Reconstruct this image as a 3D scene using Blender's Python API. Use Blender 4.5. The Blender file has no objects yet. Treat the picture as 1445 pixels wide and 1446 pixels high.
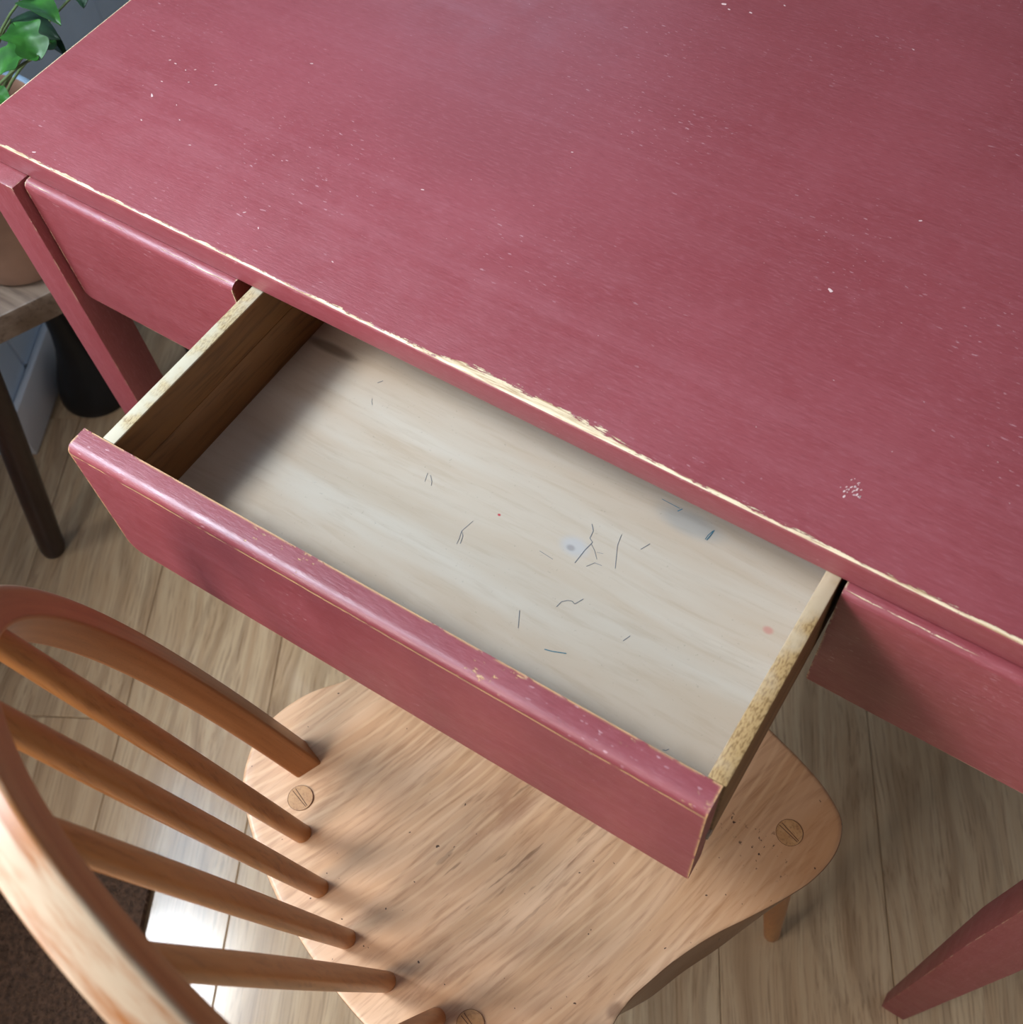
import bpy, bmesh, math, random
from mathutils import Vector, Matrix
random.seed(4)
SC = bpy.context.scene
COL = SC.collection
PI = math.pi
H = 0.75                                    # table top above the floor

# ------------------------------------------------------------------ camera
cam_d = bpy.data.cameras.new('camera'); cam = bpy.data.objects.new('camera', cam_d); COL.objects.link(cam)
RC = [[0.8348984979927921, 0.5465926557601084, -0.06466039528560717],
      [0.44198494820255646, -0.7358084985790203, -0.5130644783857786],
      [-0.32801494418968613, 0.3997778409166761, -0.8559111369179851]]
r_, d_, f_ = (Vector(v) for v in RC)
M = Matrix((( r_.x, -d_.x, -f_.x), (r_.y, -d_.y, -f_.y), (r_.z, -d_.z, -f_.z))).to_4x4()
M.translation = Vector((0.7027923826248812, -0.30357110679487387, 0.5106553065644843 + H))
cam.matrix_world = M
cam_d.sensor_fit = 'HORIZONTAL'; cam_d.sensor_width = 36.0
cam_d.lens = 1566.492 * 36.0 / 1445.0
cam_d.clip_start = 0.02
cam_d.dof.use_dof = True; cam_d.dof.focus_distance = 0.74; cam_d.dof.aperture_fstop = 11.0
SC.camera = cam
SC.view_settings.view_transform = 'Standard'; SC.view_settings.look = 'None'
SC.view_settings.gamma = 1.0; SC.view_settings.use_curve_mapping = False
SC.view_settings.exposure = 0.0

# ------------------------------------------------------------------ world + daylight
W = bpy.data.worlds.new('world'); SC.world = W; W.use_nodes = True
W.node_tree.nodes['Background'].inputs[0].default_value = (0.80, 0.88, 1.0, 1)
W.node_tree.nodes['Background'].inputs[1].default_value = 0.05
# wall frame: NN points from the door wall into the room, DD runs along the wall (and the planks)
DD = Vector((0.49, -0.872, 0)).normalized(); NN = Vector((0.872, 0.49, 0)).normalized()
def nd(n, d, z=0.0): return NN * n + DD * d + Vector((0, 0, z))
def area(name, n, d, z, sx, sz, power, color, normal):
    l = bpy.data.lights.new(name, 'AREA'); l.shape = 'RECTANGLE'; l.size = sx; l.size_y = sz
    l.energy = power; l.color = color
    o = bpy.data.objects.new(name, l); COL.objects.link(o)
    o.location = nd(n, d, z)
    zax = -normal.normalized(); yax = Vector((0, 0, 1)); yax = (yax - zax * yax.dot(zax)).normalized(); xax = yax.cross(zax)
    m = Matrix((xax, yax, zax)).transposed().to_4x4(); m.translation = o.location; o.matrix_world = m
    return o
# bright patch of sky high outside the glazed door, the paler sky around it, and the window in the back wall
area('sky_patch_daylight', -0.80, 0.25, 2.05, 0.34, 0.34, 26.5, (0.95, 0.98, 1.0), NN * 1.3 + DD * 0.10 + Vector((0, 0, -1.4)))
area('door_sky_daylight', -1.05, -0.35, 2.20, 2.40, 2.00, 150.0, (0.42, 0.71, 1.0), NN)
area('side_fill_light', -0.66, 1.08, 1.32, 0.66, 0.66, 23.0, (1.0, 0.95, 0.92), NN * 0.9 - DD * 0.95 + Vector((0, 0, -0.6)))  # fill from an unseen side opening, added to brighten the front faces
area('back_window_daylight', 0.15, -1.58, 1.55, 0.60, 1.00, 3.5, (0.50, 0.74, 1.0), DD)

# ------------------------------------------------------------------ helpers
def obj(name, me_or_bm, mat=None, parent=None, smooth=30):
    if isinstance(me_or_bm, bmesh.types.BMesh):
        me = bpy.data.meshes.new(name); 
        bmesh.ops.recalc_face_normals(me_or_bm, faces=me_or_bm.faces[:])
        me_or_bm.to_mesh(me); me_or_bm.free()
    else: me = me_or_bm
    if mat: me.materials.append(mat)
    if smooth:
        for p in me.polygons: p.use_smooth = True
        me.set_sharp_from_angle(angle=math.radians(smooth))
    o = bpy.data.objects.new(name, me); COL.objects.link(o)
    if parent: o.parent = parent
    return o
def empty(name, loc=(0, 0, 0), rz=0):
    o = bpy.data.objects.new(name, None); COL.objects.link(o); o.location = loc; o.rotation_euler = (0, 0, rz); return o
def tag(o, label=None, cat=None, group=None, kind=None):
    if label: o['label'] = label
    if cat: o['category'] = cat
    if group: o['group'] = group
    if kind: o['kind'] = kind
    return o
def mesh(name, V, F):
    me = bpy.data.meshes.new(name); me.from_pydata([tuple(v) for v in V], [], F); me.update(); return me
def fixn(me):
    bm = bmesh.new(); bm.from_mesh(me); bmesh.ops.recalc_face_normals(bm, faces=bm.faces[:]); bm.to_mesh(me); bm.free(); return me
def box_bm(x0, x1, y0, y1, z0, z1, bev=0.0, seg=2, bm=None, mtx=None):
    own = bm is None
    if own: bm = bmesh.new()
    g = bmesh.ops.create_cube(bm, size=1.0)
    vs = g['verts']
    for v in vs:
        v.co = Vector(((x0 + x1) / 2 + v.co.x * (x1 - x0), (y0 + y1) / 2 + v.co.y * (y1 - y0), (z0 + z1) / 2 + v.co.z * (z1 - z0)))
    if bev > 0:
        es = set(e for v in vs for e in v.link_edges)
        r = bmesh.ops.bevel(bm, geom=list(es), offset=bev, segments=seg, profile=0.5, affect='EDGES', clamp_overlap=True)
        vs = list(set(v for f in r['faces'] for v in f.verts) | set(v for v in vs if v.is_valid))
    if mtx is not None:
        for v in vs: v.co = mtx @ v.co
    return bm
def taper_bm(rect0, rect1, zs, bev=0.0, mids=()):
    """square post; rects (x0,x1,y0,y1) listed from top to bottom with heights zs"""
    rects = [rect0] + list(mids) + [rect1]
    V = []; F = []
    for (x0, x1, y0, y1), z in zip(rects, zs):
        V += [(x0, y0, z), (x1, y0, z), (x1, y1, z), (x0, y1, z)]
    for i in range(len(rects) - 1):
        a = 4 * i
        for k in range(4): F.append((a + k, a + (k + 1) % 4, a + 4 + (k + 1) % 4, a + 4 + k))
    F.append((0, 1, 2, 3)); b = 4 * (len(rects) - 1); F.append((b, b + 3, b + 2, b + 1))
    me = mesh('t', V, F); bm = bmesh.new(); bm.from_mesh(me); bpy.data.meshes.remove(me)
    bmesh.ops.recalc_face_normals(bm, faces=bm.faces[:])
    if bev:
        es = [e for e in bm.edges if e.calc_face_angle(0) > 0.6]
        bmesh.ops.bevel(bm, geom=es, offset=bev, segments=2, profile=0.5, affect='EDGES')
    return bm
def sweep(rings, closed_ends=True):
    V = []; F = []; n = len(rings[0])
    for r in rings: V += r
    for i in range(len(rings) - 1):
        for k in range(n):
            F.append((i * n + k, i * n + (k + 1) % n, (i + 1) * n + (k + 1) % n, (i + 1) * n + k))
    if closed_ends:
        F.append(tuple(range(n))); F.append(tuple((len(rings) - 1) * n + k for k in range(n))[::-1])
    return V, F
def tube(pts, radii, n=16):
    pts = [Vector(p) for p in pts]; rings = []; up = None
    for i, p in enumerate(pts):
        t = (pts[min(i + 1, len(pts) - 1)] - pts[max(i - 1, 0)]).normalized()
        if up is None: up = Vector((0, 0, 1)) if abs(t.z) < 0.9 else Vector((1, 0, 0))
        a = (up - t * up.dot(t)).normalized(); b = t.cross(a); up = a
        rings.append([p + (a * math.cos(q) + b * math.sin(q)) * radii[i] for q in (2 * PI * k / n for k in range(n))])
    return sweep(rings)
def tube_obj(name, pts, radii, mat, parent=None, n=16):
    V, F = tube(pts, radii, n); return obj(name, fixn(mesh(name, V, F)), mat, parent, 50)
def lathe(profile, n=48, center=(0, 0)):
    V = []; F = []
    for r, z in profile:
        for k in range(n):
            a = 2 * PI * k / n; V.append((center[0] + r * math.cos(a), center[1] + r * math.sin(a), z))
    for i in range(len(profile) - 1):
        for k in range(n):
            F.append((i * n + k, i * n + (k + 1) % n, (i + 1) * n + (k + 1) % n, (i + 1) * n + k))
    F.append(tuple(range(n))[::-1]); F.append(tuple((len(profile) - 1) * n + k for k in range(n)))
    return V, F

# ------------------------------------------------------------------ materials
def srgb(r, g, b):
    f = lambda c: (c / 255 / 12.92) if c / 255 <= 0.04045 else ((c / 255 + 0.055) / 1.055) ** 2.4
    return (f(r), f(g), f(b), 1)
class NT:
    def __init__(s, name):
        s.m = bpy.data.materials.new(name); s.m.use_nodes = True; s.t = s.m.node_tree; s.b = s.t.nodes['Principled BSDF']
    def n(s, typ, **kw):
        x = s.t.nodes.new(typ)
        for k, v in kw.items(): setattr(x, k, v)
        return x
    def put(s, sock, v):
        if isinstance(v, bpy.types.NodeSocket): s.t.links.new(v, sock)
        else: sock.default_value = v
    def math(s, op, a, b=None, c=None, clamp=False):
        x = s.n('ShaderNodeMath', operation=op, use_clamp=clamp)
        s.put(x.inputs[0], a)
        if b is not None: s.put(x.inputs[1], b)
        if c is not None: s.put(x.inputs[2], c)
        return x.outputs[0]
    def vmul(s, v, sc):
        x = s.n('ShaderNodeVectorMath', operation='MULTIPLY'); s.put(x.inputs[0], v); s.put(x.inputs[1], sc); return x.outputs[0]
    def vadd(s, v, w):
        x = s.n('ShaderNodeVectorMath', operation='ADD'); s.put(x.inputs[0], v); s.put(x.inputs[1], w); return x.outputs[0]
    def coord(s): return s.n('ShaderNodeTexCoord').outputs['Object']
    def xyz(s, v):
        x = s.n('ShaderNodeSeparateXYZ'); s.put(x.inputs[0], v); return x.outputs
    def noise(s, v, scale, detail=3, rough=0.55, dist=0.0, out='Fac'):
        x = s.n('ShaderNodeTexNoise'); s.put(x.inputs['Vector'], v); x.inputs['Scale'].default_value = scale
        x.inputs['Detail'].default_value = detail; x.inputs['Roughness'].default_value = rough; x.inputs['Distortion'].default_value = dist
        return x.outputs[out]
    def ramp(s, fac, stops, interp='LINEAR'):
        x = s.n('ShaderNodeValToRGB'); s.put(x.inputs[0], fac); e = x.color_ramp.elements; x.color_ramp.interpolation = interp
        while len(e) > 1: e.remove(e[-1])
        e[0].position, e[0].color = stops[0]
        for p, c in stops[1:]:
            k = e.new(p); k.color = c
        return x.outputs[0]
    def mr(s, v, a, b, c=0.0, d=1.0, smooth=True):
        x = s.n('ShaderNodeMapRange', interpolation_type='SMOOTHSTEP' if smooth else 'LINEAR')
        for k, q in enumerate((v, a, b, c, d)): s.put(x.inputs[k], q)
        return x.outputs[0]
    def mix(s, fac, a, b, mode='MIX'):
        x = s.n('ShaderNodeMix', data_type='RGBA', blend_type=mode)
        s.put(x.inputs[0], fac); s.put(x.inputs[6], a); s.put(x.inputs[7], b); return x.outputs[2]
    def bump(s, h, strength, dist=0.001):
        x = s.n('ShaderNodeBump'); s.put(x.inputs['Height'], h); x.inputs['Strength'].default_value = strength; x.inputs['Distance'].default_value = dist
        s.t.links.new(x.outputs[0], s.b.inputs['Normal'])
    def gauss(s, v, c, r):
        """1 inside an ellipse of radii r about c, fading to 0"""
        a = s.vadd(v, tuple(-q for q in c)); a = s.vmul(a, tuple(1.0 / q for q in r))
        l = s.n('ShaderNodeVectorMath', operation='LENGTH'); s.put(l.inputs[0], a)
        return s.mr(l.outputs['Value'], 0.35, 1.0, 1.0, 0.0)
    def edge(s, radius):
        """0 on flat faces, rising towards the object's sharp edges"""
        bv = s.n('ShaderNodeBevel'); bv.samples = 6; bv.inputs['Radius'].default_value = radius
        g = s.n('ShaderNodeNewGeometry')
        d = s.n('ShaderNodeVectorMath', operation='DOT_PRODUCT'); s.put(d.inputs[0], bv.outputs[0]); s.put(d.inputs[1], g.outputs['True Normal'])
        return s.math('SUBTRACT', 1.0, d.outputs['Value'])
    def out(s, color, rough=0.5, spec=0.5):
        s.put(s.b.inputs['Base Color'], color); s.put(s.b.inputs['Roughness'], rough); s.b.inputs['Specular IOR Level'].default_value = spec
        return s.m

PAINT = srgb(145, 64, 69); PAINT_D = srgb(138, 58, 62); PAINT_L = srgb(157, 84, 90)
BARE = srgb(224, 198, 160); BARE_D = srgb(168, 128, 86); BARE_O = srgb(214, 166, 108)
def paint(name, grain=(1, 1, 1), top=False, front=False, edge_w=0.0016, wear=0.5, line=None):
    """hand-brushed dusty red paint rubbed through to bare wood on the edges"""
    m = NT(name); co = m.coord(); gv = m.vmul(co, grain)
    broad = m.noise(co, 9, 3); brush = m.noise(gv, 240, 4, 0.6)
    c = m.mix(m.mr(broad, 0.35, 0.7), PAINT_D, PAINT)
    stroke = m.noise(m.vmul(co, tuple(g * g * 3 if g < 1 else 1 for g in grain)), 110, 4, 0.7)
    c = m.mix(m.mr(stroke, 0.46, 0.72, 0, 0.30), c, PAINT_L)
    gs = m.vmul(co, tuple(.20 if g < 1 else 1 for g in grain)); dash = m.noise(gs, 620, 3, 0.65)
    c = m.mix(m.mr(dash, 0.50, 0.72, 0, 0.55), c, PAINT_L)
    c = m.mix(m.mr(dash, 0.48, 0.28, 0, 0.40), c, srgb(122, 46, 50))
    # chalky rubbed flecks: tiny paint losses along the brush direction, in drifts
    fleck = m.noise(m.vmul(co, tuple(.30 if g < 1 else 1 for g in grain)), 560, 2, 0.5); where = m.noise(co, 11, 3, .6)
    fl = m.math('MULTIPLY', m.mr(fleck, 0.67, 0.72), m.mr(where, 0.44, 0.68))
    c = m.mix(m.math('MULTIPLY', fl, 0.65), c, srgb(208, 160, 162))
    nz = m.noise(m.vmul(co, tuple(0.35 + 0.65 * (1 if g >= 1 else 0.25) for g in grain)), 120, 4, 0.7)
    e = m.edge(edge_w * 2.2)
    mask = m.math('MULTIPLY', m.mr(e, 0.02, 0.12), m.mr(nz, 0.62 - 0.30 * wear, 0.68 - 0.30 * wear))
    if top:
        x, y, z = m.xyz(co)
        # rubbed front arris: a strip whose width wanders, with one long broad chip
        sl = m.vmul(co, (14, 90, 1)); n1 = m.noise(sl, 6, 5, 0.7)
        big = m.math('MULTIPLY', m.mr(x, 0.40, 0.435), m.mr(x, 0.50, 0.56, 1, 0))
        right = m.mr(x, 0.55, 0.62, 0, 0.0002)
        wd = m.math('ADD', m.math('MULTIPLY', m.math('SUBTRACT', n1, 0.40), 0.0085), m.math('MULTIPLY', big, m.math('MULTIPLY', m.math('SUBTRACT', n1, 0.1), 0.0110)))
        wd = m.math('ADD', m.math('ADD', wd, right), 0.0015)
        band = m.math('MULTIPLY', m.mr(m.math('SUBTRACT', wd, y), 0.0, 0.0005), m.math('GREATER_THAN', z, H - 0.0009))
        mask = m.math('MAXIMUM', m.math('MULTIPLY', mask, m.math('LESS_THAN', y, 0.004)), band)
        lw = m.math('MULTIPLY', m.math('LESS_THAN', x, 0.0026), m.math('GREATER_THAN', z, H - 0.004))
        mask = m.math('MAXIMUM', mask, m.math('MULTIPLY', lw, m.mr(nz, 0.30, 0.36)))
    if line:
        # broken line of bare wood where the rounded top meets the front face, plus rubbed spots on the top
        x, y, z = m.xyz(co); yf_, zl, wd_, amt = line
        wob = m.math('MULTIPLY', m.math('SUBTRACT', m.noise(m.vmul(co, (1, .1, .1)), 16, 4, 0.7), 0.5), 0.0034)
        dist = m.math('ABSOLUTE', m.math('SUBTRACT', m.math('ADD', z, wob), zl))
        nw = m.noise(m.vmul(co, (1, 3, 3)), 40, 5, 0.75)
        ln = m.math('MULTIPLY', m.mr(dist, wd_ * 0.5, wd_, 1, 0), m.mr(nw, 0.62 - 0.3 * amt, 0.68 - 0.3 * amt))
        ln = m.math('MULTIPLY', ln, m.math('LESS_THAN', y, yf_ + 0.003))
        mask = m.math('MAXIMUM', mask, ln)
        if front:
            sp = m.math('MULTIPLY', m.mr(m.noise(m.vmul(co, (.55, 1, 1)), 330, 4, .65), 0.62, 0.65), m.mr(m.noise(co, 30, 2), 0.48, 0.60))
            mask = m.math('MAXIMUM', mask, m.math('MULTIPLY', m.math('MULTIPLY', sp, m.math('GREATER_THAN', z, zl)), 0.85))
    bare = m.mix(m.mr(m.noise(gv, 640, 4, .65), .36, .56), BARE_D, BARE_O if front else BARE)
    c = m.mix(mask, c, bare)
    rr = m.mr(m.noise(co, 40, 3), 0.3, 0.7, 0.40, 0.50)
    rough = m.math('ADD', rr, m.math('MULTIPLY', mask, 0.15))
    h = m.math('ADD', m.math('MULTIPLY', dash, 0.6), m.math('MULTIPLY', mask, -1.2))
    m.bump(h, 0.6, 0.0005)
    return m.out(c, rough, 0.85)

def wood(name, light, mid, dark, axis=1, stretch=0.06, scale=60, ring=0.0, rough=0.4, bump=0.15, blot=0.5, extra=None, spec=0.4, seedoff=(0, 0, 0), rand=False, ringscale=1.0, fineamt=0.62, ringcol=None):
    m = NT(name); co = m.coord(); co0 = co
    if rand:
        oi = m.n('ShaderNodeObjectInfo').outputs['Random']
        cx = m.n('ShaderNodeCombineXYZ')
        for k in range(3): m.put(cx.inputs[k], m.math('MULTIPLY', oi, (37.0, 19.0, 53.0)[k]))
        co = m.vadd(co, cx.outputs[0])
    co = m.vadd(co, seedoff)
    st = [1, 1, 1]; st[axis] = stretch
    wob = m.noise(m.vmul(co, tuple(0.35 if k == axis else 1 for k in range(3))), 7, 2, out='Color')
    wv = m.vmul(m.vadd(wob, (-.5, -.5, -.5)), (0.05, 0.05, 0.05))
    v = m.vmul(m.vadd(co, wv), tuple(st))
    fine = m.noise(v, scale * 6, 4, 0.6); coarse = m.noise(v, scale, 3, 0.55)
    c = m.mix(m.mr(coarse, 0.3, 0.72), mid, light)
    c = m.mix(m.mr(fine, 0.46, 0.74, 0, fineamt), c, dark)
    if ring:
        w = m.n('ShaderNodeTexWave', wave_type='RINGS' if ring > 0 else 'BANDS', rings_direction='Y' if axis == 1 else 'X'); m.put(w.inputs['Vector'], m.vmul(m.vadd(co, m.vmul(wv, (1.6, 1.6, 1.6))), tuple(s_ if s_ == 1 else 0.16 for s_ in st)))
        w.inputs['Scale'].default_value = 26 * ringscale; w.inputs['Distortion'].default_value = 2.2; w.inputs['Detail'].default_value = 2; w.inputs['Detail Scale'].default_value = 1.2
        c = m.mix(m.math('MULTIPLY', m.mr(w.outputs['Fac'], 0.62, 1.0), abs(ring)), c, ringcol or dark)
    c = m.mix(m.mr(m.noise(co, 5, 2), 0.4, 0.75, 0, blot), c, mid)
    if extra: c = extra(m, co0, c)
    m.bump(m.math('ADD', fine, coarse), bump, 0.0004)
    return m.out(c, rough, spec)

def plain(name, col, rough=0.6, var=0.15, scale=30, bump=0.0, spec=0.4, metal=0):
    m = NT(name); co = m.coord(); nz = m.noise(co, scale, 4)
    c = m.mix(m.mr(nz, 0.3, 0.7), tuple(q * (1 - var) for q in col[:3]) + (1,), tuple(min(1, q * (1 + var)) for q in col[:3]) + (1,))
    if bump: m.bump(nz, bump, 0.001)
    m.b.inputs['Metallic'].default_value = metal
    return m.out(c, rough, spec)

GX = (0.05, 1, 1); GZ = (1, 1, 0.05); GY = (1, 0.05, 1)
M_TOP = paint('red_paint_top', GX, top=True, edge_w=0.0012, wear=0.6)
M_PAN = paint('red_paint_panel', GX, edge_w=0.0011, wear=0.55, line=(-0.006, 0.7272, 0.0006, 0.75))
M_FRONT = paint('red_paint_drawer_front', GX, edge_w=0.0013, wear=0.75, front=True, line=(-0.2518, -0.0016, 0.0010, 0.75))
M_LEG = paint('red_paint_leg', GZ, edge_w=0.0010, wear=0.35)
M_CHIP = plain('paint_loss', srgb(222, 186, 180), 0.6, 0.1)

def drawer_marks(m, co, c):
    # grain stain, knot and darker front edge of the old plywood bottom (drawer's own coordinates)
    k = m.gauss(co, (0.0165, -0.121, -0.066), (0.013, 0.009, 0.01)); c = m.mix(m.math('MULTIPLY', k, 0.55), c, srgb(186, 186, 188))
    k = m.gauss(co, (0.0150, -0.123, -0.066), (0.004, 0.003, 0.01)); c = m.mix(m.math('MULTIPLY', k, 0.6), c, srgb(140, 130, 126))
    k = m.gauss(co, (0.1434, -0.1126, -0.066), (0.0045, 0.0035, 0.01)); c = m.mix(m.math('MULTIPLY', k, 0.45), c, srgb(200, 96, 92))
    k = m.gauss(co, (-0.0365, -0.1252, -0.066), (0.0015, 0.0012, 0.01)); c = m.mix(k, c, srgb(190, 60, 70))
    k = m.gauss(co, (0.070, -0.070, -0.066), (0.03, 0.012, 0.01)); c = m.mix(m.math('MULTIPLY', k, 0.35), c, srgb(120, 140, 150))
    x, y, z = m.xyz(co)
    front_dark = m.math('MULTIPLY', m.mr(y, -0.19, -0.232), m.mr(m.noise(co, 30, 4), 0.3, 0.6)); c = m.mix(m.math('MULTIPLY', front_dark, 0.5), c, srgb(120, 100, 80))
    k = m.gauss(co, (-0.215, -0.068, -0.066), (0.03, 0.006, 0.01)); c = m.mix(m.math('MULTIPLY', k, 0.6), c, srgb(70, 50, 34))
    sp = m.noise(co, 420, 2); c = m.mix(m.math('MULTIPLY', m.mr(sp, 0.68, 0.76), 0.18), c, srgb(90, 80, 72))
    return c
M_PLY = wood('drawer_plywood', srgb(208, 194, 176), srgb(196, 174, 150), srgb(166, 138, 108), axis=0, stretch=0.10, scale=34, ring=0.0, rough=0.55, blot=0.5, bump=0.08, extra=drawer_marks, spec=0.3, fineamt=0.26)
def side_edge(m, co, c):
    x, y, z = m.xyz(co)
    k = m.mr(z, 0.0034, 0.0044)  # paler worn top edge; its light against the shaded faces is in the colour
    g = m.noise(m.vmul(co, (1, .3, 1)), 1000, 3, .6)
    top = m.mix(m.mr(g, 0.45, 0.62), srgb(182, 160, 120), srgb(138, 112, 76))
    top = m.mix(m.mr(m.noise(co, 34, 3), .42, .6), top, srgb(184, 172, 148))
    return m.mix(k, c, top)
def side_edge_r(m, co, c):
    x, y, z = m.xyz(co)
    k = m.mr(z, 0.0034, 0.0044)
    g = m.noise(m.vmul(co, (1, .3, 1)), 1000, 3, .6)
    top = m.mix(m.mr(g, 0.45, 0.62), srgb(172, 138, 92), srgb(130, 98, 60))
    top = m.mix(m.mr(m.noise(co, 34, 3), .46, .66), top, srgb(182, 158, 128))
    return m.mix(k, c, top)
M_SIDE = wood('drawer_side_wood', srgb(140, 96, 54), srgb(122, 80, 42), srgb(84, 52, 28), axis=1, stretch=0.07, scale=40, rough=0.5, blot=0.4, spec=0.3)
M_SIDEL = wood('drawer_side_beech', srgb(142, 98, 54), srgb(124, 82, 42), srgb(84, 52, 26), axis=1, stretch=0.07, scale=40, rough=0.55, blot=0.4, bump=0.3, extra=side_edge, spec=0.3)
M_SIDER = wood('drawer_side_oak', srgb(150, 112, 70), srgb(130, 94, 58), srgb(86, 60, 38), axis=1, stretch=0.07, scale=40, rough=0.55, blot=0.4, bump=0.5, extra=side_edge_r, spec=0.3)
M_INK = plain('blue_black_ink', srgb(112, 116, 122), 0.7, 0.2)
M_INKB = plain('teal_ink', srgb(70, 120, 135), 0.7, 0.2)
M_DARKW = wood('raw_carcass_wood', srgb(110, 84, 56), srgb(92, 66, 42), srgb(60, 42, 28), axis=0, rough=0.7)

def seat_marks(m, co, c):
    x, y, z = m.xyz(co)
    # pale annual-ring lines sweeping from back to front
    yy = m.math('SUBTRACT', y, 0.10); bendx = m.math('ADD', x, m.math('MULTIPLY', m.math('MULTIPLY', yy, yy), 0.7))
    wv = m.math('MULTIPLY', m.math('SUBTRACT', m.noise(m.vmul(co, (1, .35, 1)), 9, 2), .5), .032)
    ph = m.math('MULTIPLY', m.math('ADD', bendx, wv), 2 * PI / 0.0085)
    ln = m.mr(m.math('SINE', ph), 0.35, 1.0); fad = m.mr(m.noise(m.vmul(co, (1, .3, 1)), 16, 2), .35, .6, .15, 1)
    c = m.mix(m.math('MULTIPLY', m.math('MULTIPLY', ln, fad), 0.36), c, srgb(226, 188, 150))
    # darker varnish left in the front corners, and darker brown on the side faces
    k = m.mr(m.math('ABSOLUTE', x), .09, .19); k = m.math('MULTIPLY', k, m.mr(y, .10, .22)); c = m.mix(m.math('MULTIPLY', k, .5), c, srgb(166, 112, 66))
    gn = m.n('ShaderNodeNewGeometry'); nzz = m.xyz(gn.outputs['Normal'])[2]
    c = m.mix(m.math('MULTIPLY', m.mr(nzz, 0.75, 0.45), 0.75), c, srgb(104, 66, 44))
    k = m.gauss(co, (0.159, 0.082, 0.43), (0.006, 0.009, 0.05)); c = m.mix(m.math('MULTIPLY', k, .6), c, srgb(120, 84, 62))
    k = m.math('MULTIPLY', m.gauss(co, (0.0, 0.112, 0.42), (0.022, 0.05, 0.2)), m.mr(m.noise(m.vmul(co, (1, .3, 1)), 90, 4), 0.38, 0.62)); c = m.mix(m.math('MULTIPLY', k, 0.5), c, srgb(146, 98, 72))
    k = m.math('MULTIPLY', m.gauss(co, (0.03, 0.10, 0.42), (0.07, 0.10, 0.2)), m.mr(m.noise(m.vmul(co, (1, .12, 1)), 210, 3), 0.60, 0.68)); c = m.mix(m.math('MULTIPLY', k, 0.6), c, srgb(112, 78, 54))
    k = m.math('MULTIPLY', m.gauss(co, (0.150, 0.236, 0.42), (0.028, 0.022, 0.2)), m.mr(m.noise(co, 260, 2), 0.64, 0.68)); c = m.mix(k, c, srgb(74, 48, 36))
    k = m.math('MULTIPLY', m.gauss(co, (0.118, 0.232, 0.42), (0.022, 0.012, 0.2)), m.mr(m.noise(co, 240, 2), 0.65, 0.69)); c = m.mix(k, c, srgb(74, 48, 36))
    k = m.mr(m.noise(co, 260, 1), 0.775, 0.79); c = m.mix(k, c, srgb(80, 56, 42))
    return c
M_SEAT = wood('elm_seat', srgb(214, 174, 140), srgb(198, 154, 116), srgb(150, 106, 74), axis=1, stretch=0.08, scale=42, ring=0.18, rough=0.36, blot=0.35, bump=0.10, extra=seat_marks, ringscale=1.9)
def bow_mat():
    m = NT('beech_bow'); at = m.n('ShaderNodeAttribute', attribute_name='grain').outputs['Vector']
    v = m.vmul(at, (1, 1, .05))
    fine = m.noise(v, 520, 4, .6); coarse = m.noise(v, 130, 3, .55)
    c = m.mix(m.mr(coarse, .3, .7), srgb(158, 98, 54), srgb(178, 116, 68)); c = m.mix(m.mr(fine, .5, .78, 0, .5), c, srgb(120, 70, 38))
    c = m.mix(m.mr(m.noise(m.coord(), 900, 2), .62, .72, 0, .35), c, srgb(96, 56, 32))
    x, y, z = m.xyz(m.coord())
    # varnish worn off where hands take hold of the hoop
    wx, wy, wz = m.xyz(at)
    k = m.math('MULTIPLY', m.mr(wx, .006, .0115), m.mr(z, .60, .80)); k = m.math('MULTIPLY', k, m.mr(m.noise(m.vmul(at, (1, 1, .16)), 70, 4, .65), .34, .56))
    c = m.mix(m.math('MULTIPLY', k, .85), c, srgb(196, 172, 144))
    m.bump(fine, .06, .0004)
    return m.out(c, .38, .4)
M_SPIN = wood('beech_spindle', srgb(188, 128, 74), srgb(170, 108, 58), srgb(130, 78, 42), axis=2, stretch=0.08, scale=60, rough=0.36, blot=0.4, bump=0.05)
M_PLUG = wood('tenon_end_grain', srgb(190, 146, 100), srgb(168, 122, 80), srgb(110, 74, 48), axis=2, stretch=1, scale=90, rough=0.45)
M_GAP = plain('dark_gap', srgb(98, 68, 50), 0.8, 0.1)

M_PLANK = wood('oak_laminate', srgb(204, 178, 144), srgb(184, 154, 120), srgb(116, 88, 64), axis=0, stretch=0.035, scale=70, ring=0.26, rough=0.16, blot=0.5, bump=0.03, rand=True, spec=0.5, ringscale=0.7)
M_SUB = plain('floor_joint', srgb(46, 38, 32), 0.8, 0.1)
M_WALL = plain('white_wall_paint', srgb(204, 224, 246), 0.5, 0.03, 12)
M_WALLF = plain('taupe_wall_paint', srgb(160, 156, 152), 0.6, 0.03, 12)
M_SKIRT = plain('white_gloss_skirting', srgb(214, 218, 226), 0.35, 0.03, 12)
M_CEIL = plain('ceiling_white', srgb(176, 174, 170), 0.8, 0.02, 8)
M_STOOL = wood('weathered_stool_top', srgb(140, 124, 110), srgb(98, 80, 66), srgb(54, 40, 32), axis=0, stretch=0.06, scale=36, rough=0.42, blot=0.5, bump=0.4)
M_SLEG = wood('dark_stool_leg', srgb(56, 36, 30), srgb(44, 28, 24), srgb(26, 16, 14), axis=2, stretch=0.08, scale=50, rough=0.4)
M_POT = plain('brown_clay', srgb(150, 118, 100), 0.55, 0.18, 14, 0.1)
M_RIM = plain('sky_lit_rim', srgb(150, 178, 206), 0.3, 0.1, 20)  # blue-grey colour stands in for sky light caught on the rim
M_SOIL = plain('potting_soil', srgb(48, 36, 30), 0.95, 0.4, 140, 0.8)
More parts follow.
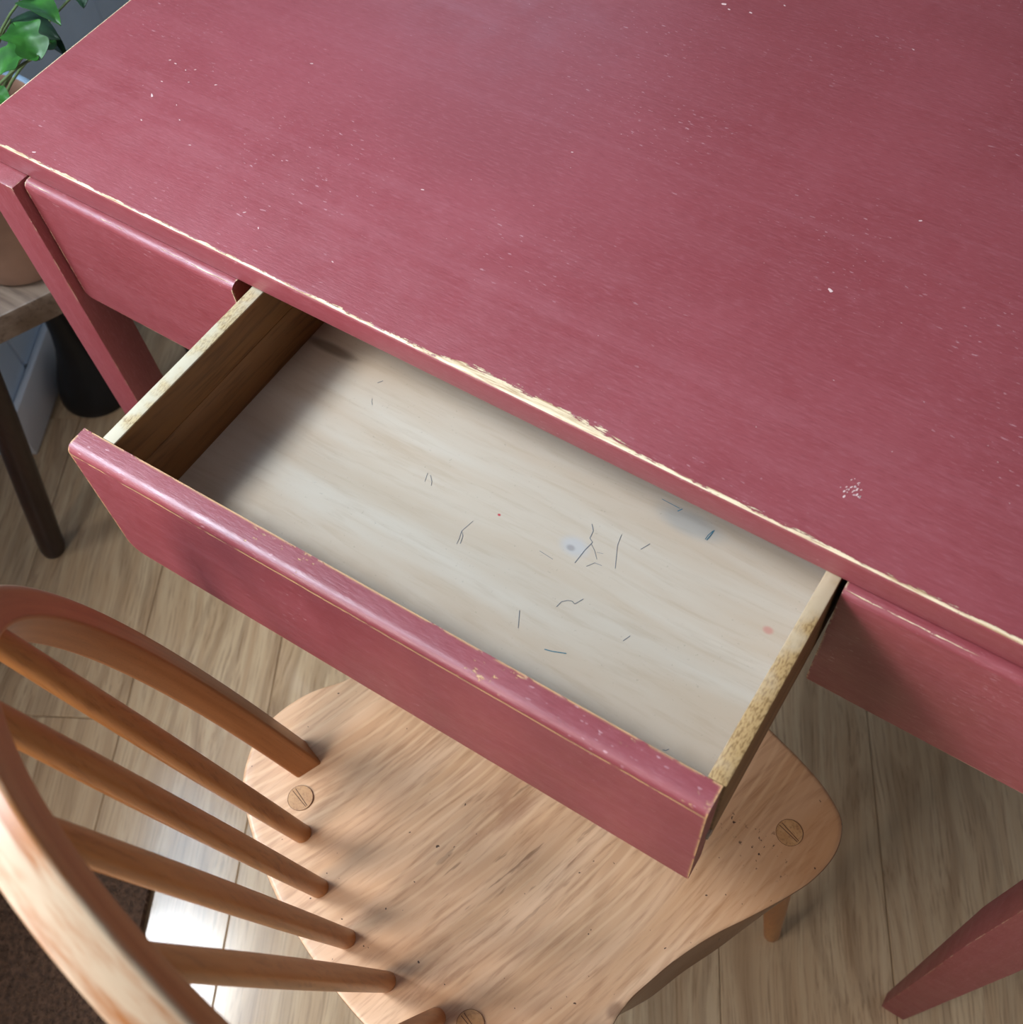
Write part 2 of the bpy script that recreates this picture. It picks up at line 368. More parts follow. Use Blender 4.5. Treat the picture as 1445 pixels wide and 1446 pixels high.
M_VASE = plain('black_iron', srgb(22, 21, 22), 0.45, 0.2, 40)
M_MAT = plain('coir_brown', srgb(78, 56, 42), 0.95, 0.45, 160, 0.9)
M_FIB = plain('coir_fibre', srgb(104, 78, 58), 0.9, 0.45, 60)
def leafmat(name, a, b, rough=0.48):
    m = NT(name); co = m.coord(); c = m.mix(m.mr(m.noise(co, 60, 3), 0.35, 0.7), a, b)
    m.b.inputs['Transmission Weight'].default_value = 0.0
    m.bump(m.noise(co, 120, 2), 0.2, 0.001)
    return m.out(c, rough, 0.5)
M_LEAF = leafmat('green_leaf', srgb(34, 84, 26), srgb(52, 112, 36))
M_LEAFD = leafmat('dark_shaded_leaf', srgb(16, 44, 26), srgb(26, 62, 34))  # darker green, with the shade of a turned-away leaf put into the colour
M_STEM = plain('plant_stem', srgb(92, 112, 70), 0.6, 0.2)

# ------------------------------------------------------------------ setting
ZB = -0.012
N0, N1, D0, D1 = -0.47, 1.75, -1.60, 2.10
def nd_quad_box(n0, n1, d0, d1, z0, z1, bev=0.0, seg=1):
    """box laid out along the wall axes"""
    mt = Matrix(((DD.x, NN.x, 0), (DD.y, NN.y, 0), (0, 0, 1)))
    return box_bm(d0, d1, n0, n1, z0, z1, bev, seg, mtx=mt)
floor = tag(obj('floor', nd_quad_box(N0 - .15, N1 + .1, D0 - .1, D1 + .1, -0.05, -0.008), M_SUB), kind='structure')
PW = 0.1785; LEN = 1.26; k = 0
FLOOR_ROT = math.atan2(DD.y, DD.x)
row = -3
while True:
    a = -0.3035 + PW * row; b = a + PW
    if a > N1: break
    off = {-3: .5, -2: .75, -1: -.28, 0: 0.168, 1: -.36, 2: 1.15, 3: .66, 4: -.42, 5: .86, 6: -.30}.get(row, (0.43 * row) % LEN)
    d = off - LEN * 4
    while d < D1:
        a0, b0, c0, c1 = max(a, N0 - .1), min(b, N1 + .05), max(d, D0 - .05), min(d + LEN, D1 + .05)
        if c1 - c0 > 0.03 and b0 - a0 > 0.02:
            cd, cn = (c0 + c1) / 2, (a0 + b0) / 2
            bm = box_bm(c0 - cd + .0003, c1 - cd - .0003, a0 - cn + .0003, b0 - cn - .0003, -0.008, 0.0, 0.0011, 1)
            o = obj('plank', bm, M_PLANK, floor, 20)
            o.location = nd(cn, cd, 0); o.rotation_euler = (0, 0, FLOOR_ROT)
        d += LEN
    row += 1
CH = 2.40
# left wall: tongue-and-groove boards up to the corner of the door recess
WN = -0.360; DC = -0.215
wl = tag(obj('wall_left', nd_quad_box(WN - .11, WN - .012, D0 - .05, DC, 0, CH), M_WALL), kind='structure')
d = -0.913 - 0.15 * 5
while d < DC - .01:
    a, b = max(d, D0), min(d + 0.15, DC)
    if b - a > .02:
        obj('board', nd_quad_box(WN - .0125, WN, a + .0008, b - .0008, 0.074, CH, 0.003, 1), M_WALL, wl, 20)
    d += 0.15
tag(obj('baseboard_left', nd_quad_box(WN, WN + .012, D0, DC, 0.0, 0.078, 0.003, 2), M_SKIRT), kind='structure')
# recess with the glazed back door
wd = obj('wall_door', nd_quad_box(N0 - .08, N0, DC, -0.19, 0, CH), M_WALLF); tag(wd, kind='structure')
for (d0, d1, z0, z1) in ((0.70, 0.74, 0, CH), (-0.19, 0.70, 2.25, CH), (1.46, D1 + .05, 0, CH), (0.74, 1.46, 0, 0.95), (0.74, 1.46, 1.80, CH)):
    obj('wall_section', nd_quad_box(N0 - .08, N0, d0, d1, z0, z1), M_WALLF, wd)
dr = obj('door_1', nd_quad_box(N0 - .065, N0 - .025, -0.15, 0.66, 0.01, 1.10, 0.002, 1), M_SKIRT); tag(dr, kind='structure')
for (d0, d1, z0, z1) in ((-0.19, -0.15, 0, 2.25), (0.66, 0.70, 0, 2.25), (-0.15, 0.66, 2.19, 2.25)):
    obj('door_frame', nd_quad_box(N0 - .07, N0 + .01, d0, d1, z0, z1, 0.002, 1), M_SKIRT, dr)
for (d0, d1, z0, z1) in ((-0.15, -0.12, 1.10, 2.19), (0.63, 0.66, 1.10, 2.19), (-0.12, 0.63, 2.15, 2.19)):
    obj('stile', nd_quad_box(N0 - .065, N0 - .025, d0, d1, z0, z1, 0.002, 1), M_SKIRT, dr)
wb = obj('wall_back', nd_quad_box(N0 - .1, -0.18, D0 - .10, D0, 0, CH), M_WALLF); tag(wb, kind='structure')
for (a, b, z0, z1) in ((0.48, N1 + .1, 0, CH), (-0.18, 0.48, 0, 1.0), (-0.18, 0.48, 2.1, CH)):
    obj('wall_section', nd_quad_box(a, b, D0 - .10, D0, z0, z1), M_WALLF, wb)
tag(obj('wall_right', nd_quad_box(N1, N1 + .1, D0, D1, 0, CH), M_WALLF), kind='structure')
tag(obj('wall_front', nd_quad_box(N0 - .1, N1 + .1, D1, D1 + .1, 0, CH), M_WALLF), kind='structure')
tag(obj('ceiling', nd_quad_box(N0 - .1, N1 + .1, D0 - .1, D1 + .1, CH, CH + .06), M_CEIL), kind='structure')

# ------------------------------------------------------------------ desk
WX = 0.91; DEPTH = 0.56; T = 0.0215; PP = 0.006; ZBm = 0.1406
desk = tag(empty('desk'), 'worn dusty red painted wooden desk with its drawer pulled open', 'desk')
bm = box_bm(0, WX, 0, DEPTH, H - T, H, 0.0028, 4); obj('tabletop', bm, M_TOP, desk, 35)
def chips():
    V = []; F = []
    spots = [(0.1759, 0.1763, 1.6), (0.0951, 0.093, 2.2), (0.322, 0.111, 1.2), (0.3891, 0.1888, 1.0), (0.5862, 0.1621, 2.4), (0.5418, 0.3905, 1.3),
             (0.4431, 0.3933, 1.3), (0.4044, 0.3747, 2.2), (0.410, 0.371, 1.4), (0.4254, 0.3747, 1.6), (0.0616, 0.0075, 1.6), (0.6095, 0.2408, 1.2),
             (0.1288, 0.1244, 1.3), (0.1067, 0.0695, 1.2), (0.2309, 0.0361, 1.2), (0.2483, 0.0298, 1.2), (0.1547, 0.0671, 1.2), (0.0796, 0.129, 1.0), (0.3095, 0.0305, 1.0),
             (0.086, 0.128, 1.3), (0.098, 0.126, 1.1), (0.104, 0.130, 1.0), (0.091, 0.108, 1.2), (0.109, 0.117, 0.9), (0.118, 0.094, 1.0), (0.131, 0.083, 1.0)]
    for _ in range(26): spots.append((0.6555 + random.gauss(0, .0030), 0.041 + random.gauss(0, .0035), random.uniform(.5, 1.3)))
    for _ in range(90): spots.append((random.uniform(.05, .75), random.uniform(.02, .48), random.uniform(.25, .55)))
    for i, (x, y, s) in enumerate(spots):
        a = random.uniform(-.7, .7) if 26 > i or i > 51 else random.uniform(0.6, 1.7); l, w = .0010 * s, .00042 * s
        n = 6; b = len(V)
        for k in range(n):
            q = 2 * PI * k / n; r = random.uniform(.6, 1.25)
            px, py = math.cos(q) * l * r, math.sin(q) * w * r
            V.append((x + px * math.cos(a) - py * math.sin(a), y + px * math.sin(a) + py * math.cos(a), H + .00012))
        F.append(tuple(range(b, b + n)))
    o = obj('paint_chips', mesh('paint_chips', V, F), M_CHIP, desk, 0); o['kind'] = 'stuff'
chips()

def profile_front(hd, td, r=0.0055, n=6):
    """(y,z) outline of a rail whose upper front edge is rounded over; y=0 is the front face, z=0 the top"""
    p = [(td, 0.0)]
    for k in range(n + 1):
        a = PI / 2 * k / n
        p.append((r - r * math.sin(a), -r + r * math.cos(a)))
    return p
def rail(x0, x1, hd, td, left_r=0.006, r=0.0055):
    base = profile_front(hd, td, r); rings = []
    st = [(x0, left_r)] + [(x0 + left_r * (1 - math.cos(PI / 2 * k / 4)), left_r * (1 - math.sin(PI / 2 * k / 4))) for k in range(1, 5)] + [(x1, 0)]
    for x, lift in st:
        zb = -hd + lift
        rings.append([(x, y, z) for y, z in base] + [(x, 0.0, zb + .0008), (x, 0.0008, zb), (x, td, zb)])
    V, F = sweep(rings); return V, F
def rail_obj(name, x0, x1, hd, td, y, ztop, mat, parent, left_r=0.006, r=0.0055):
    V, F = rail(x0, x1, hd, td, left_r, r)
    V = [(a, b + y, c + ztop) for a, b, c in V]
    return obj(name, fixn(mesh(name, V, F)), mat, parent, 32)
XA, XB = 0.2465, 0.6751
rail_obj('apron_panel', 0.0495, XA, ZBm - T - .001, 0.018, -PP, H - T - .001, M_PAN, desk)
rail_obj('apron_panel', XB, 0.8605, ZBm - T - .001, 0.018, -PP, H - T - .001, M_PAN, desk, 0.0015)
for x0, x1 in ((0.0090, 0.0260), (0.8840, 0.9010)):
    obj('side_apron', box_bm(x0, x1, 0.021, DEPTH - .05, H - ZBm, H - T, 0.001, 1), M_PAN, desk)
obj('back_apron', box_bm(0.0475, 0.8625, DEPTH - .040, DEPTH - .022, H - ZBm, H - T, 0.001, 1), M_PAN, desk)
LY0, LY1 = -0.0142, 0.0205
def desk_leg(x0, x1, y0, y1, ix, iy):
    xi0, xi1 = x0 + .0070, x1 - .0073
    yb0, yb1 = (y0, y0 + .0165) if iy < 0 else (y1 - .0165, y1)
    zt = H - T - .0005; zm = H - .42
    bm = taper_bm((x0, x1, y0, y1), (xi0, xi1, yb0, yb1), (zt, zm, 0.0), 0.0014, [(x0, x1, y0, y1)])
    return obj('leg', bm, M_LEG, desk, 30)
desk_leg(0.0079, 0.0474, LY0, LY1, 1, -1); desk_leg(0.8636, 0.9021, LY0, LY1, -1, -1)
desk_leg(0.0079, 0.0474, DEPTH - .055, DEPTH - .02, 1, 1); desk_leg(0.8636, 0.9021, DEPTH - .055, DEPTH - .02, -1, 1)
# unpainted runners that carry the drawer
for x0, x1 in ((0.2285, 0.2485), (0.6765, 0.6965)):
    obj('drawer_runner', box_bm(x0, x1, 0.0125, DEPTH - .041, H - 0.118, H - T - .0004, 0.001, 1), M_DARKW, desk)

# drawer, drooping a little on its runners
PIV = Vector((.5, .1, -.03 + H))
RD = Matrix(((0.9998456886945716, -0.01631047211528505, -0.006524361903998625), (0.016483706741337045, 0.9994874404878074, 0.027443464052436264), (0.006073401925069617, -0.02754677488397273, 0.9996020653152674)))
def dl(x, y, z): return (x - .5, y - .1, z + .03)
DF, DTD, DZT, DHD = -0.1518, 0.0164, -0.0251, 0.1191
XL, XR = 0.2412, 0.6675; YB = 0.300; ZF = -0.096
def dbox(x0, x1, y0, y1, z0, z1, bev=0.0006, seg=1):
    a = dl(x0, y0, z0); b = dl(x1, y1, z1); return box_bm(a[0], b[0], a[1], b[1], a[2], b[2], bev, seg)
drawer = obj('drawer', dbox(0.2660, 0.6610, YB, YB + .010, ZF - .006, DZT - .006, 0.0006), M_SIDE, desk)
drawer.location = PIV; drawer.rotation_euler = RD.to_euler()
V, F = rail(XL, XR, DHD, DTD, 0.011, 0.0060)
V = [dl(a, b + DF, c + DZT) for a, b, c in V]
obj('drawer_front', fixn(mesh('drawer_front', V, F)), M_FRONT, drawer, 32)
obj('drawer_bottom', dbox(0.2640, 0.6690, DF + DTD - .004, YB + .006, ZF - .005, ZF, 0.0003), M_PLY, drawer)
# left side: two boards with an open joint between them
yf = DF + DTD + .0003
def side(name, pts, z0, z1, mat, bev=0.0008):
    V = [dl(x, y, z) for z in (z0, z1) for x, y in pts]; n = len(pts)
    F = [tuple(range(n))[::-1], tuple(range(n, 2 * n))] + [(k, (k + 1) % n, n + (k + 1) % n, n + k) for k in range(n)]
    me = mesh('t', V, F); b = bmesh.new(); b.from_mesh(me); bpy.data.meshes.remove(me)
    bmesh.ops.recalc_face_normals(b, faces=b.faces[:])
    if bev: bmesh.ops.bevel(b, geom=b.edges[:], offset=bev, segments=2, profile=.5, affect='EDGES')
    return obj(name, b, mat, drawer, 40)
side('side_board', [(0.2560, yf), (0.2655, yf), (0.2659, YB + .0095), (0.2556, YB + .0095)], -0.0577, DZT, M_SIDEL)
side('side_board', [(0.2562, yf), (0.2652, yf), (0.2656, YB + .0095), (0.2558, YB + .0095)], ZF - .012, -0.0581, M_SIDE)
side('side_board', [(0.6590, yf), (0.6690, yf), (0.6726, YB + .0095), (0.6665, YB + .0095)], ZF - .012, DZT, M_SIDER)

def strokes(name, lines, mat, z=ZF + .0002, w=0.00034):
    V = []; F = []
    for ln in lines:
        ww = w * random.uniform(.7, 1.4)
        for (x0, y0), (x1, y1) in zip(ln[:-1], ln[1:]):
            dx, dy = x1 - x0, y1 - y0; L = math.hypot(dx, dy) or 1; nx, ny = -dy / L * ww / 2, dx / L * ww / 2
            b = len(V); V += [dl(x0 - nx, y0 - ny, z), dl(x1 - nx, y1 - ny, z), dl(x1 + nx, y1 + ny, z), dl(x0 + nx, y0 + ny, z)]; F.append((b, b + 1, b + 2, b + 3))
    o = obj(name, mesh(name, V, F), mat, drawer, 0); o['kind'] = 'stuff'
# pen marks, listed as polylines on the drawer bottom
INK = {'k': [[(0.3373, 0.01), (0.3383, 0.0078), (0.3406, 0.0056)], [(0.3322, 0.0229), (0.3345, 0.0264)], [(0.4081, -0.0222), (0.4118, -0.0258), (0.4133, -0.0288)], [(0.4517, -0.0376), (0.4506, -0.0426), (0.4495, -0.0474), (0.4513, -0.0525), (0.4521, -0.0568)], [(0.4495, -0.0474), (0.4523, -0.05), (0.454, -0.0557)], [(0.5176, -0.0014), (0.521, -0.0055), (0.5217, -0.0111), (0.5247, -0.0128), (0.5234, -0.0201), (0.523, -0.0263), (0.5227, -0.0311)], [(0.5245, -0.0142), (0.5289, -0.0175), (0.5331, -0.0221)], [(0.53, -0.0297), (0.5332, -0.0249), (0.538, -0.0244)], [(0.5306, -0.0177), (0.5345, -0.0166)], [(0.5375, 0.0012), (0.539, -0.0068), (0.546, -0.022)], [(0.5558, 0.0042), (0.5528, -0.0022)], [(0.5287, -0.0628), (0.5295, -0.0584), (0.5323, -0.0557), (0.5348, -0.0548), (0.5372, -0.0556), (0.5399, -0.05)], [(0.5109, -0.0762), (0.5165, -0.0867)], [(0.6283, -0.1069), (0.627, -0.1087), (0.6254, -0.1091)], [(0.4078, -0.0282), (0.4056, -0.0217)], [(0.4995, -0.0348), (0.5098, -0.0358)], [(0.574, -0.0621), (0.576, -0.0571)]], 'b': [[(0.5836, 0.0242), (0.5837, 0.0278), (0.5849, 0.0321)], [(0.5846, 0.0242), (0.5851, 0.028), (0.5854, 0.033)], [(0.5466, 0.0371), (0.5594, 0.0365)], [(0.5593, 0.034), (0.5612, 0.037)], [(0.5371, -0.0905), (0.5418, -0.0893), (0.5496, -0.0862)]]}
strokes('pen_marks', INK['k'], M_INK)
strokes('teal_pen_marks', INK['b'], M_INKB, w=0.0005)

# ------------------------------------------------------------------ chair (own frame: x across, y towards its front, z up from the floor)
SZ = 0.43
CH_O = (0.4872378998308852, -0.24406663616036095, 0.0)
chair = tag(empty('chair', CH_O, math.radians(-17)), 'honey wooden bow-back spindle chair tucked under the open drawer', 'chair')
half = [(0.0, 0.3085), (0.050, 0.3085), (0.0943, 0.3080), (0.1198, 0.3078), (0.1467, 0.3053), (0.1687, 0.2985), (0.1795, 0.2880), (0.1861, 0.2718), (0.1875, 0.2499), (0.1841, 0.2275), (0.1763, 0.1962),
        (0.1686, 0.1688), (0.1634, 0.1394), (0.1617, 0.1105), (0.1615, 0.0950), (0.1640, 0.0790), (0.1730, 0.0560), (0.1763, 0.0301), (0.1721, 0.0035), (0.1571, -0.0189), (0.1400, -0.0320), (0.1098, -0.0440), (0.0727, -0.0530), (0.0380, -0.0580), (0.0, -0.0595)]
lo_off = {9: (.0, .001), 10: (.004, 0), 11: (.0085, 0), 12: (.0090, 0), 13: (.0080, 0), 14: (.005, 0)}
def cr(pts, m=6):
    out = []; n = len(pts)
    for i in range(n):
        p0, p1, p2, p3 = (Vector(pts[(i + k - 1) % n]) for k in range(4))
        for j in range(m):
            t = j / m
            out.append(0.5 * ((2 * p1) + (p2 - p0) * t + (2 * p0 - 5 * p1 + 4 * p2 - p3) * t * t + (3 * p1 - p0 - 3 * p2 + p3) * t ** 3))
    return out
def full(h): return h + [(-x, y) for x, y in h[-2:0:-1]]
OT = cr(full(half)); OB = cr(full([(x * .985 + lo_off.get(i, (0, 0))[0], (y - .125) * .985 + .125) for i, (x, y) in enumerate(half)]))
SC0 = Vector((0, 0.13))
def dish(x, y):
    r = math.sqrt((x / .165) ** 2 + ((y - .12) / .155) ** 2)
    d = 0.0065 * max(0, 1 - r * r) ** 1.0
    # flanks roll down slightly at the waist, front corners stay high
    return -d
rings = []
for t in (0.02, .15, .3, .45, .6, .72, .82, .9, .955, .982):
    rings.append([Vector((*(SC0 + (p - SC0) * t), 0)) for p in OT])
for r in rings:
    for v in r: v.z = SZ + dish(v.x, v.y)
for t, z in ((.995, -.0003), (.9985, -.0010), (1.0, -.0022)):
    rings.append([Vector((*(SC0 + (p - SC0) * t), SZ + z)) for p in OT])
for t, z in ((1.0, -.029), (.992, -.0330), (.975, -.0345), (.5, -.036), (.02, -.036)):
    rings.append([Vector((*(SC0 + (p - SC0) * t), SZ + z)) for p in OB])
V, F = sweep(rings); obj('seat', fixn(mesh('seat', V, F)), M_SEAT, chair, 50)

# bow: rectangular section bent into a hoop and raked back
BA, BH1, BB, BH, BTH, BWF, BWS, BHW, BF0 = 0.13683, 0.36491, 0.07858, 0.44355, 0.23266, 0.0236, 0.0210, 0.13245, 0.0171
UPV = Vector((0, -math.sin(BTH), math.cos(BTH))); FNV = Vector((0, math.cos(BTH), math.sin(BTH))); SX = Vector((1, 0, 0))
BORG = Vector((0, BF0, SZ))
def bez(t):
    P = [Vector((-BHW, 0)), Vector((-BHW - BA, BH1)), Vector((-BB, BH)), Vector((0, BH))]
    return P[0] * (1 - t) ** 3 + P[1] * 3 * (1 - t) ** 2 * t + P[2] * 3 * (1 - t) * t * t + P[3] * t ** 3
c2 = [bez(k / 44) for k in range(45)]; c2 += [Vector((-p.x * (1 + .07 * (-p.x / .132) ** 2), p.y)) for p in c2[-2::-1]]
c2 = [c2[0] + (c2[0] - c2[1]).normalized() * .014] + c2 + [c2[-1] + (c2[-1] - c2[-2]).normalized() * .014]
rings = []
rc = 0.0022
sec = []
for sx, sy in ((1, 1), (-1, 1), (-1, -1), (1, -1)):
    for j in range(4):
        a = {(1, 1): 0, (-1, 1): PI / 2, (-1, -1): PI, (1, -1): 1.5 * PI}[(sx, sy)] + PI / 2 * j / 3
        sec.append((sx * (BWF / 2 - rc) + rc * math.cos(a), sy * (BWS / 2 - rc) + rc * math.sin(a)))
for i, p in enumerate(c2):
    t = (c2[min(i + 1, len(c2) - 1)] - c2[max(i - 1, 0)]).normalized(); nrm = Vector((-t.y, t.x))
    rings.append([BORG + SX * (p.x + nrm.x * u) + UPV * (p.y + nrm.y * u) + FNV * w for u, w in sec])
V, F = sweep(rings); bme = mesh('bow', V, F)
ga = bme.attributes.new('grain', 'FLOAT_VECTOR', 'POINT')
s_acc = 0.0; gv = []
for i, p in enumerate(c2):
    if i: s_acc += (c2[i] - c2[i - 1]).length
    for u, w in sec: gv += [u, w, s_acc]
ga.data.foreach_set('vector', gv)
obj('bow', fixn(bme), bow_mat(), chair, 40)

# spindles
for fx, fy, tx, ty in ((-.0835, -.0150, -.1322, .3792), (-.0420, -.0278, -.0680, .4270), (0, -.0330, 0, .4435), (.0420, -.0280, .0625, .4290), (.0835, -.0158, .1322, .3792)):
    a = Vector((fx, fy, SZ + dish(fx, fy))); b = BORG + SX * tx + UPV * ty; ax = (b - a).normalized(); L = (b - a).length
    a0 = a - ax * .008
    pts = [a0 + (b - a0) * (k / 12) for k in range(13)]
    rad = [.0066 + .0015 * math.sin(PI * min(1, .12 + .80 * k / 12)) for k in range(13)]
    tube_obj('spindle', pts, rad, M_SPIN, chair, 20)
# legs with their through-tenons and wedges
for lx, ly, fx, fy, wa in ((.1534, .2604, .179, .2985, -1.57), (-.1534, .2604, -.179, .2985, -1.57), (.1020, .0004, .150, -.085, -1.57), (-.1065, -.0004, -.150, -.085, -1.57)):
    a = Vector((lx, ly, SZ - .034)); b = Vector((fx, fy, 0.0))
    pts = [a + (b - a) * t for t in (-.03, 0.0, .2, .5, .8, .985, 1.0)]
    o = tube_obj('leg', pts, [.0115, .0118, .0128, .0122, .0098, .0084, .0076], M_SPIN, chair, 20)
    zt = SZ + dish(lx, ly) + .0003; R_ = .0098
    n = 28; V = [(lx + R_ * math.cos(2 * PI * k / n), ly + R_ * math.sin(2 * PI * k / n), zt) for k in range(n)]
    V += [(lx + (R_ + .0004) * math.cos(2 * PI * k / n), ly + (R_ + .0004) * math.sin(2 * PI * k / n), zt - .004) for k in range(n)]
    F = [tuple(range(n))] + [(k, (k + 1) % n, n + (k + 1) % n, n + k) for k in range(n)]
    plug = obj('leg_tenon', fixn(mesh('leg_tenon', V, F)), M_PLUG, chair, 40)
    # dark joint ring and the split wedge
    ring = []
    for rr in (R_ - .0002, R_ + .0001): ring += [(lx + rr * math.cos(2 * PI * k / n), ly + rr * math.sin(2 * PI * k / n), zt + .0001) for k in range(n)]
    obj('joint_line', mesh('joint_line', ring, [(k, (k + 1) % n, n + (k + 1) % n, n + k) for k in range(n)]), M_GAP, plug, 0)
    ca, sa = math.cos(wa + PI / 2), math.sin(wa + PI / 2)
    for s_ in (-1, 1):
        q = []
        for (u, v_) in ((-.0085, .0013 * s_ - .0003), (.0085, .0006 * s_ - .0003), (.0085, .0006 * s_ + .0003), (-.0085, .0013 * s_ + .0003)):
            q.append((lx + u * ca - v_ * sa, ly + u * sa + v_ * ca, zt + .0001))
        obj('wedge_line', mesh('wedge_line', q, [(0, 1, 2, 3)]), M_GAP, plug, 0)

# ------------------------------------------------------------------ stool, pot plant, vase
ZS = 0.43
se = Vector((.3987, .9171, 0)); sm = Vector((-.9171, .3987, 0))
P0 = Vector((-.1903, .0095, 0)) - se * .062
stool = tag(empty('stool', (0, 0, 0)), 'low rustic stool with thick weathered slab top and dark round legs beside the desk', 'stool')
mt = Matrix(((se.x, sm.x, 0), (se.y, sm.y, 0), (0, 0, 1)))
bm = box_bm(0, .33, 0, .215, -.034, 0, 0.003, 2)
for v in bm.verts: v.co = P0 + mt @ v.co + Vector((0, 0, ZS)) + Vector((0, 0, 0.0012 * math.sin(v.co.x * 31)))
top = obj('slab_top', bm, M_STOOL, stool, 35)
for u, w, fu, fw in ((.024, .022, -.052, -.012), (.30, .022, .35, -.02), (.235, .190, .25, .212)):
    a = P0 + se * u + sm * w + Vector((0, 0, ZS - .033)); b = P0 + se * fu + sm * fw
    if (u, w) == (.024, .022): b = Vector((-.276, -.082, 0))
    tube_obj('leg', [a + (b - a) * t for t in (0, .3, .7, .97, 1.0)], [.0140, .0160, .0168, .0165, .0140], M_SLEG, stool, 18)

PC = (-.2377, .0957)
plant = tag(empty('potted_plant', (PC[0], PC[1], ZS + .001)), 'leafy green plant in a round brown clay pot standing on the stool', 'plant')
prof = [(.050, 0), (.0585, .001), (.061, .006), (.066, .03), (.074, .085), (.0795, .128), (.0835, .1300), (.0850, .134), (.0850, .152), (.0835, .1545), (.0790, .1545), (.0770, .152), (.0745, .128), (.0735, .120)]
V, F = lathe(prof, 56); obj('pot', fixn(mesh('pot', V, F[:-1] if False else F)), M_POT, plant, 50)
V, F = lathe([(.0772, .1515), (.0792, .1552), (.0836, .1552), (.0857, .1520), (.0857, .146), (.0852, .1455)], 56)
obj('rim', fixn(mesh('rim', V, F[:-2])), M_RIM, plant, 60)
V, F = lathe([(.0745, .124), (.05, .127), (.02, .129)], 32); obj('soil', fixn(mesh('soil', V, F)), M_SOIL, plant, 60)
PB = Vector((PC[0], PC[1], ZS + .001))
def leaf(base, tip, width, mat, lobes=3, cup=.25, roll=0.0, bend=.15):
    base, tip = Vector(base), Vector(tip); ax = tip - base; L = ax.length; ax.normalize()
    up = Vector((0, 0, 1)); sd = ax.cross(up).normalized(); upn = sd.cross(ax).normalized()
    rot = Matrix.Rotation(roll, 3, ax); sd = rot @ sd; upn = rot @ upn
    N, K = 28, 6; V = []; F = []
    for i in range(N + 1):
        t = i / N
        w = width / 2 * (math.sin(PI * t ** 0.75) ** 0.8) if 0 < t < 1 else 0.0004
        if lobes: w *= 1 + 0.34 * math.cos(2 * PI * lobes * (t - .12)) * math.sin(PI * t)
        for k in range(-K // 2, K // 2 + 1):
            s = k / (K / 2)
            back = -.10 * L * abs(s) * (1 - t) if lobes else 0
            p = base + ax * (t * L + back) + sd * (s * w) + upn * (cup * abs(s) ** 1.5 * w + bend * L * math.sin(PI * t) - .0009 * (k == 0) + .04 * w * math.sin(t * 19 + s * 3))
            V.append(p - PB)
    n = K + 1
    for i in range(N):
        for k in range(K): F.append((i * n + k, i * n + k + 1, (i + 1) * n + k + 1, (i + 1) * n + k))
    b = len(V)
    V += [v - upn * .0005 for v in V[:b]]
    F += [tuple(q + b for q in f[::-1]) for f in F[:N * K]]
    for i in range(N):
        F.append((i * n, (i + 1) * n, (i + 1) * n + b, i * n + b)); F.append((i * n + K, i * n + K + b, (i + 1) * n + K + b, (i + 1) * n + K))
    o = obj('leaf', fixn(mesh('leaf', V, F)), mat, plant, 60)
    # stalk from the soil
    c = Vector((PC[0] + random.uniform(-.02, .02), PC[1] + random.uniform(-.02, .02), ZS + .125))
    m1 = c * .45 + base * .55 + Vector((0, 0, .03))
    pts = [c * (1 - t) ** 2 + m1 * 2 * t * (1 - t) + base * t * t - PB for t in (k / 8 for k in range(9))]
    tube_obj('stem', pts, [.0016 - .0006 * k / 8 for k in range(9)], M_STEM, plant, 8)
z = H
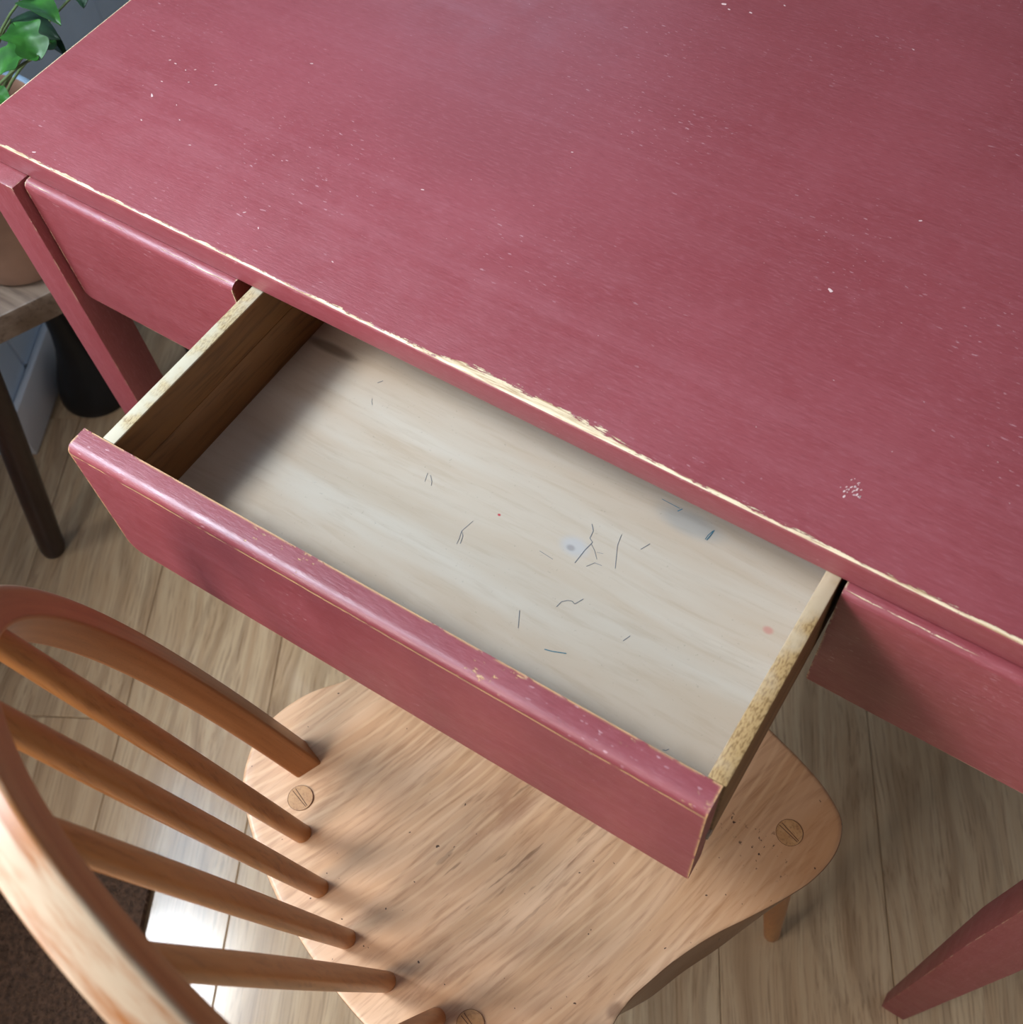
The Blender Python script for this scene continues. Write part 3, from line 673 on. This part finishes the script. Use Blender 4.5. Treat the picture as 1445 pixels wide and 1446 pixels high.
LEAVES = [((-.0714, .1309, -.04), (-.0884, .0849, -.045), .050, M_LEAF, 3, .15, 0.1), ((-.0553, .1067, -.03), (-.0912, .1193, -.02), .030, M_LEAF, 2, .2, 0),
          ((-.0914, .1334, -.01), (-.0466, .132, -.015), .026, M_LEAF, 0, .2, -.2), ((-.1177, .1335, -.035), (-.0690, .1386, -.04), .026, M_LEAFD, 0, -.2, .2),
          ((-.1066, .1462, -.055), (-.0661, .1369, -.055), .014, M_LEAFD, 0, .3, 0), ((-.0876, .1939, -.03), (-.067, .1697, -.03), .024, M_LEAFD, 2, .2, 0),
          ((-.1173, .0811, -.075), (-.0867, .0824, -.07), .022, M_LEAF, 0, .2, 0), ((-.134, .1424, 0.0), (-.0786, .133, 0.0), .030, M_LEAF, 2, .2, .1),
          ((-.25, .13, -.02), (-.30, .16, -.01), .05, M_LEAF, 3, .2, 0), ((-.22, .06, -.04), (-.20, .00, -.06), .05, M_LEAF, 3, .2, 0), ((-.28, .08, -.02), (-.33, .06, -.03), .05, M_LEAFD, 3, .2, 0), ((-.22, .14, .03), (-.19, .19, .04), .05, M_LEAF, 3, .2, 0)]
for b, t, w, mt_, lb, cp, rl in LEAVES:
    leaf(Vector(b) + Vector((0, 0, H)), Vector(t) + Vector((0, 0, H)), w, mt_, lb, cp, rl)

VC = (-.4167, .150)
stand = tag(obj('iron_stand', fixn(mesh('iron_stand', *lathe([(.050, 0.0), (.0545, .0010), (.0550, .006), (.0540, .012), (.0520, .020), (.0480, .034), (.0410, .052), (.0320, .074), (.0230, .100), (.0170, .130), (.0130, .170), (.0110, .220), (.0100, .330), (.0140, .338), (.0140, .350), (.0100, .356)], 44))), M_VASE, None, 50),
           'black iron stand with a domed round foot on the floor under the stool', 'stand')
stand.location = (VC[0], VC[1], 0)

# ------------------------------------------------------------------ coir doormat by the back door
mat_ = tag(empty('doormat', nd(-.24, .63, 0), FLOOR_ROT), 'dark brown coir doormat lying on the floor behind the chair', 'doormat')
bm = box_bm(-.30, .30, -.20, .20, 0.0005, 0.012, 0.003, 2); obj('mat_base', bm, M_MAT, mat_, 40)
V = []; F = []
rng = random.Random(9)
for _ in range(16000):
    x, y = rng.uniform(-.302, .302), rng.uniform(-.202, .202); a = rng.uniform(0, 2 * PI); h = rng.uniform(.003, .0085); w = .0005; le = rng.uniform(.002, .007)
    dx, dy = math.cos(a), math.sin(a); b = len(V)
    V += [(x - dy * w, y + dx * w, .011), (x + dy * w, y - dx * w, .011), (x + dx * le, y + dy * le, .011 + h)]
    F.append((b, b + 1, b + 2))
o = obj('coir_pile', mesh('coir_pile', V, F), M_FIB, mat_, 0); o['kind'] = 'stuff'
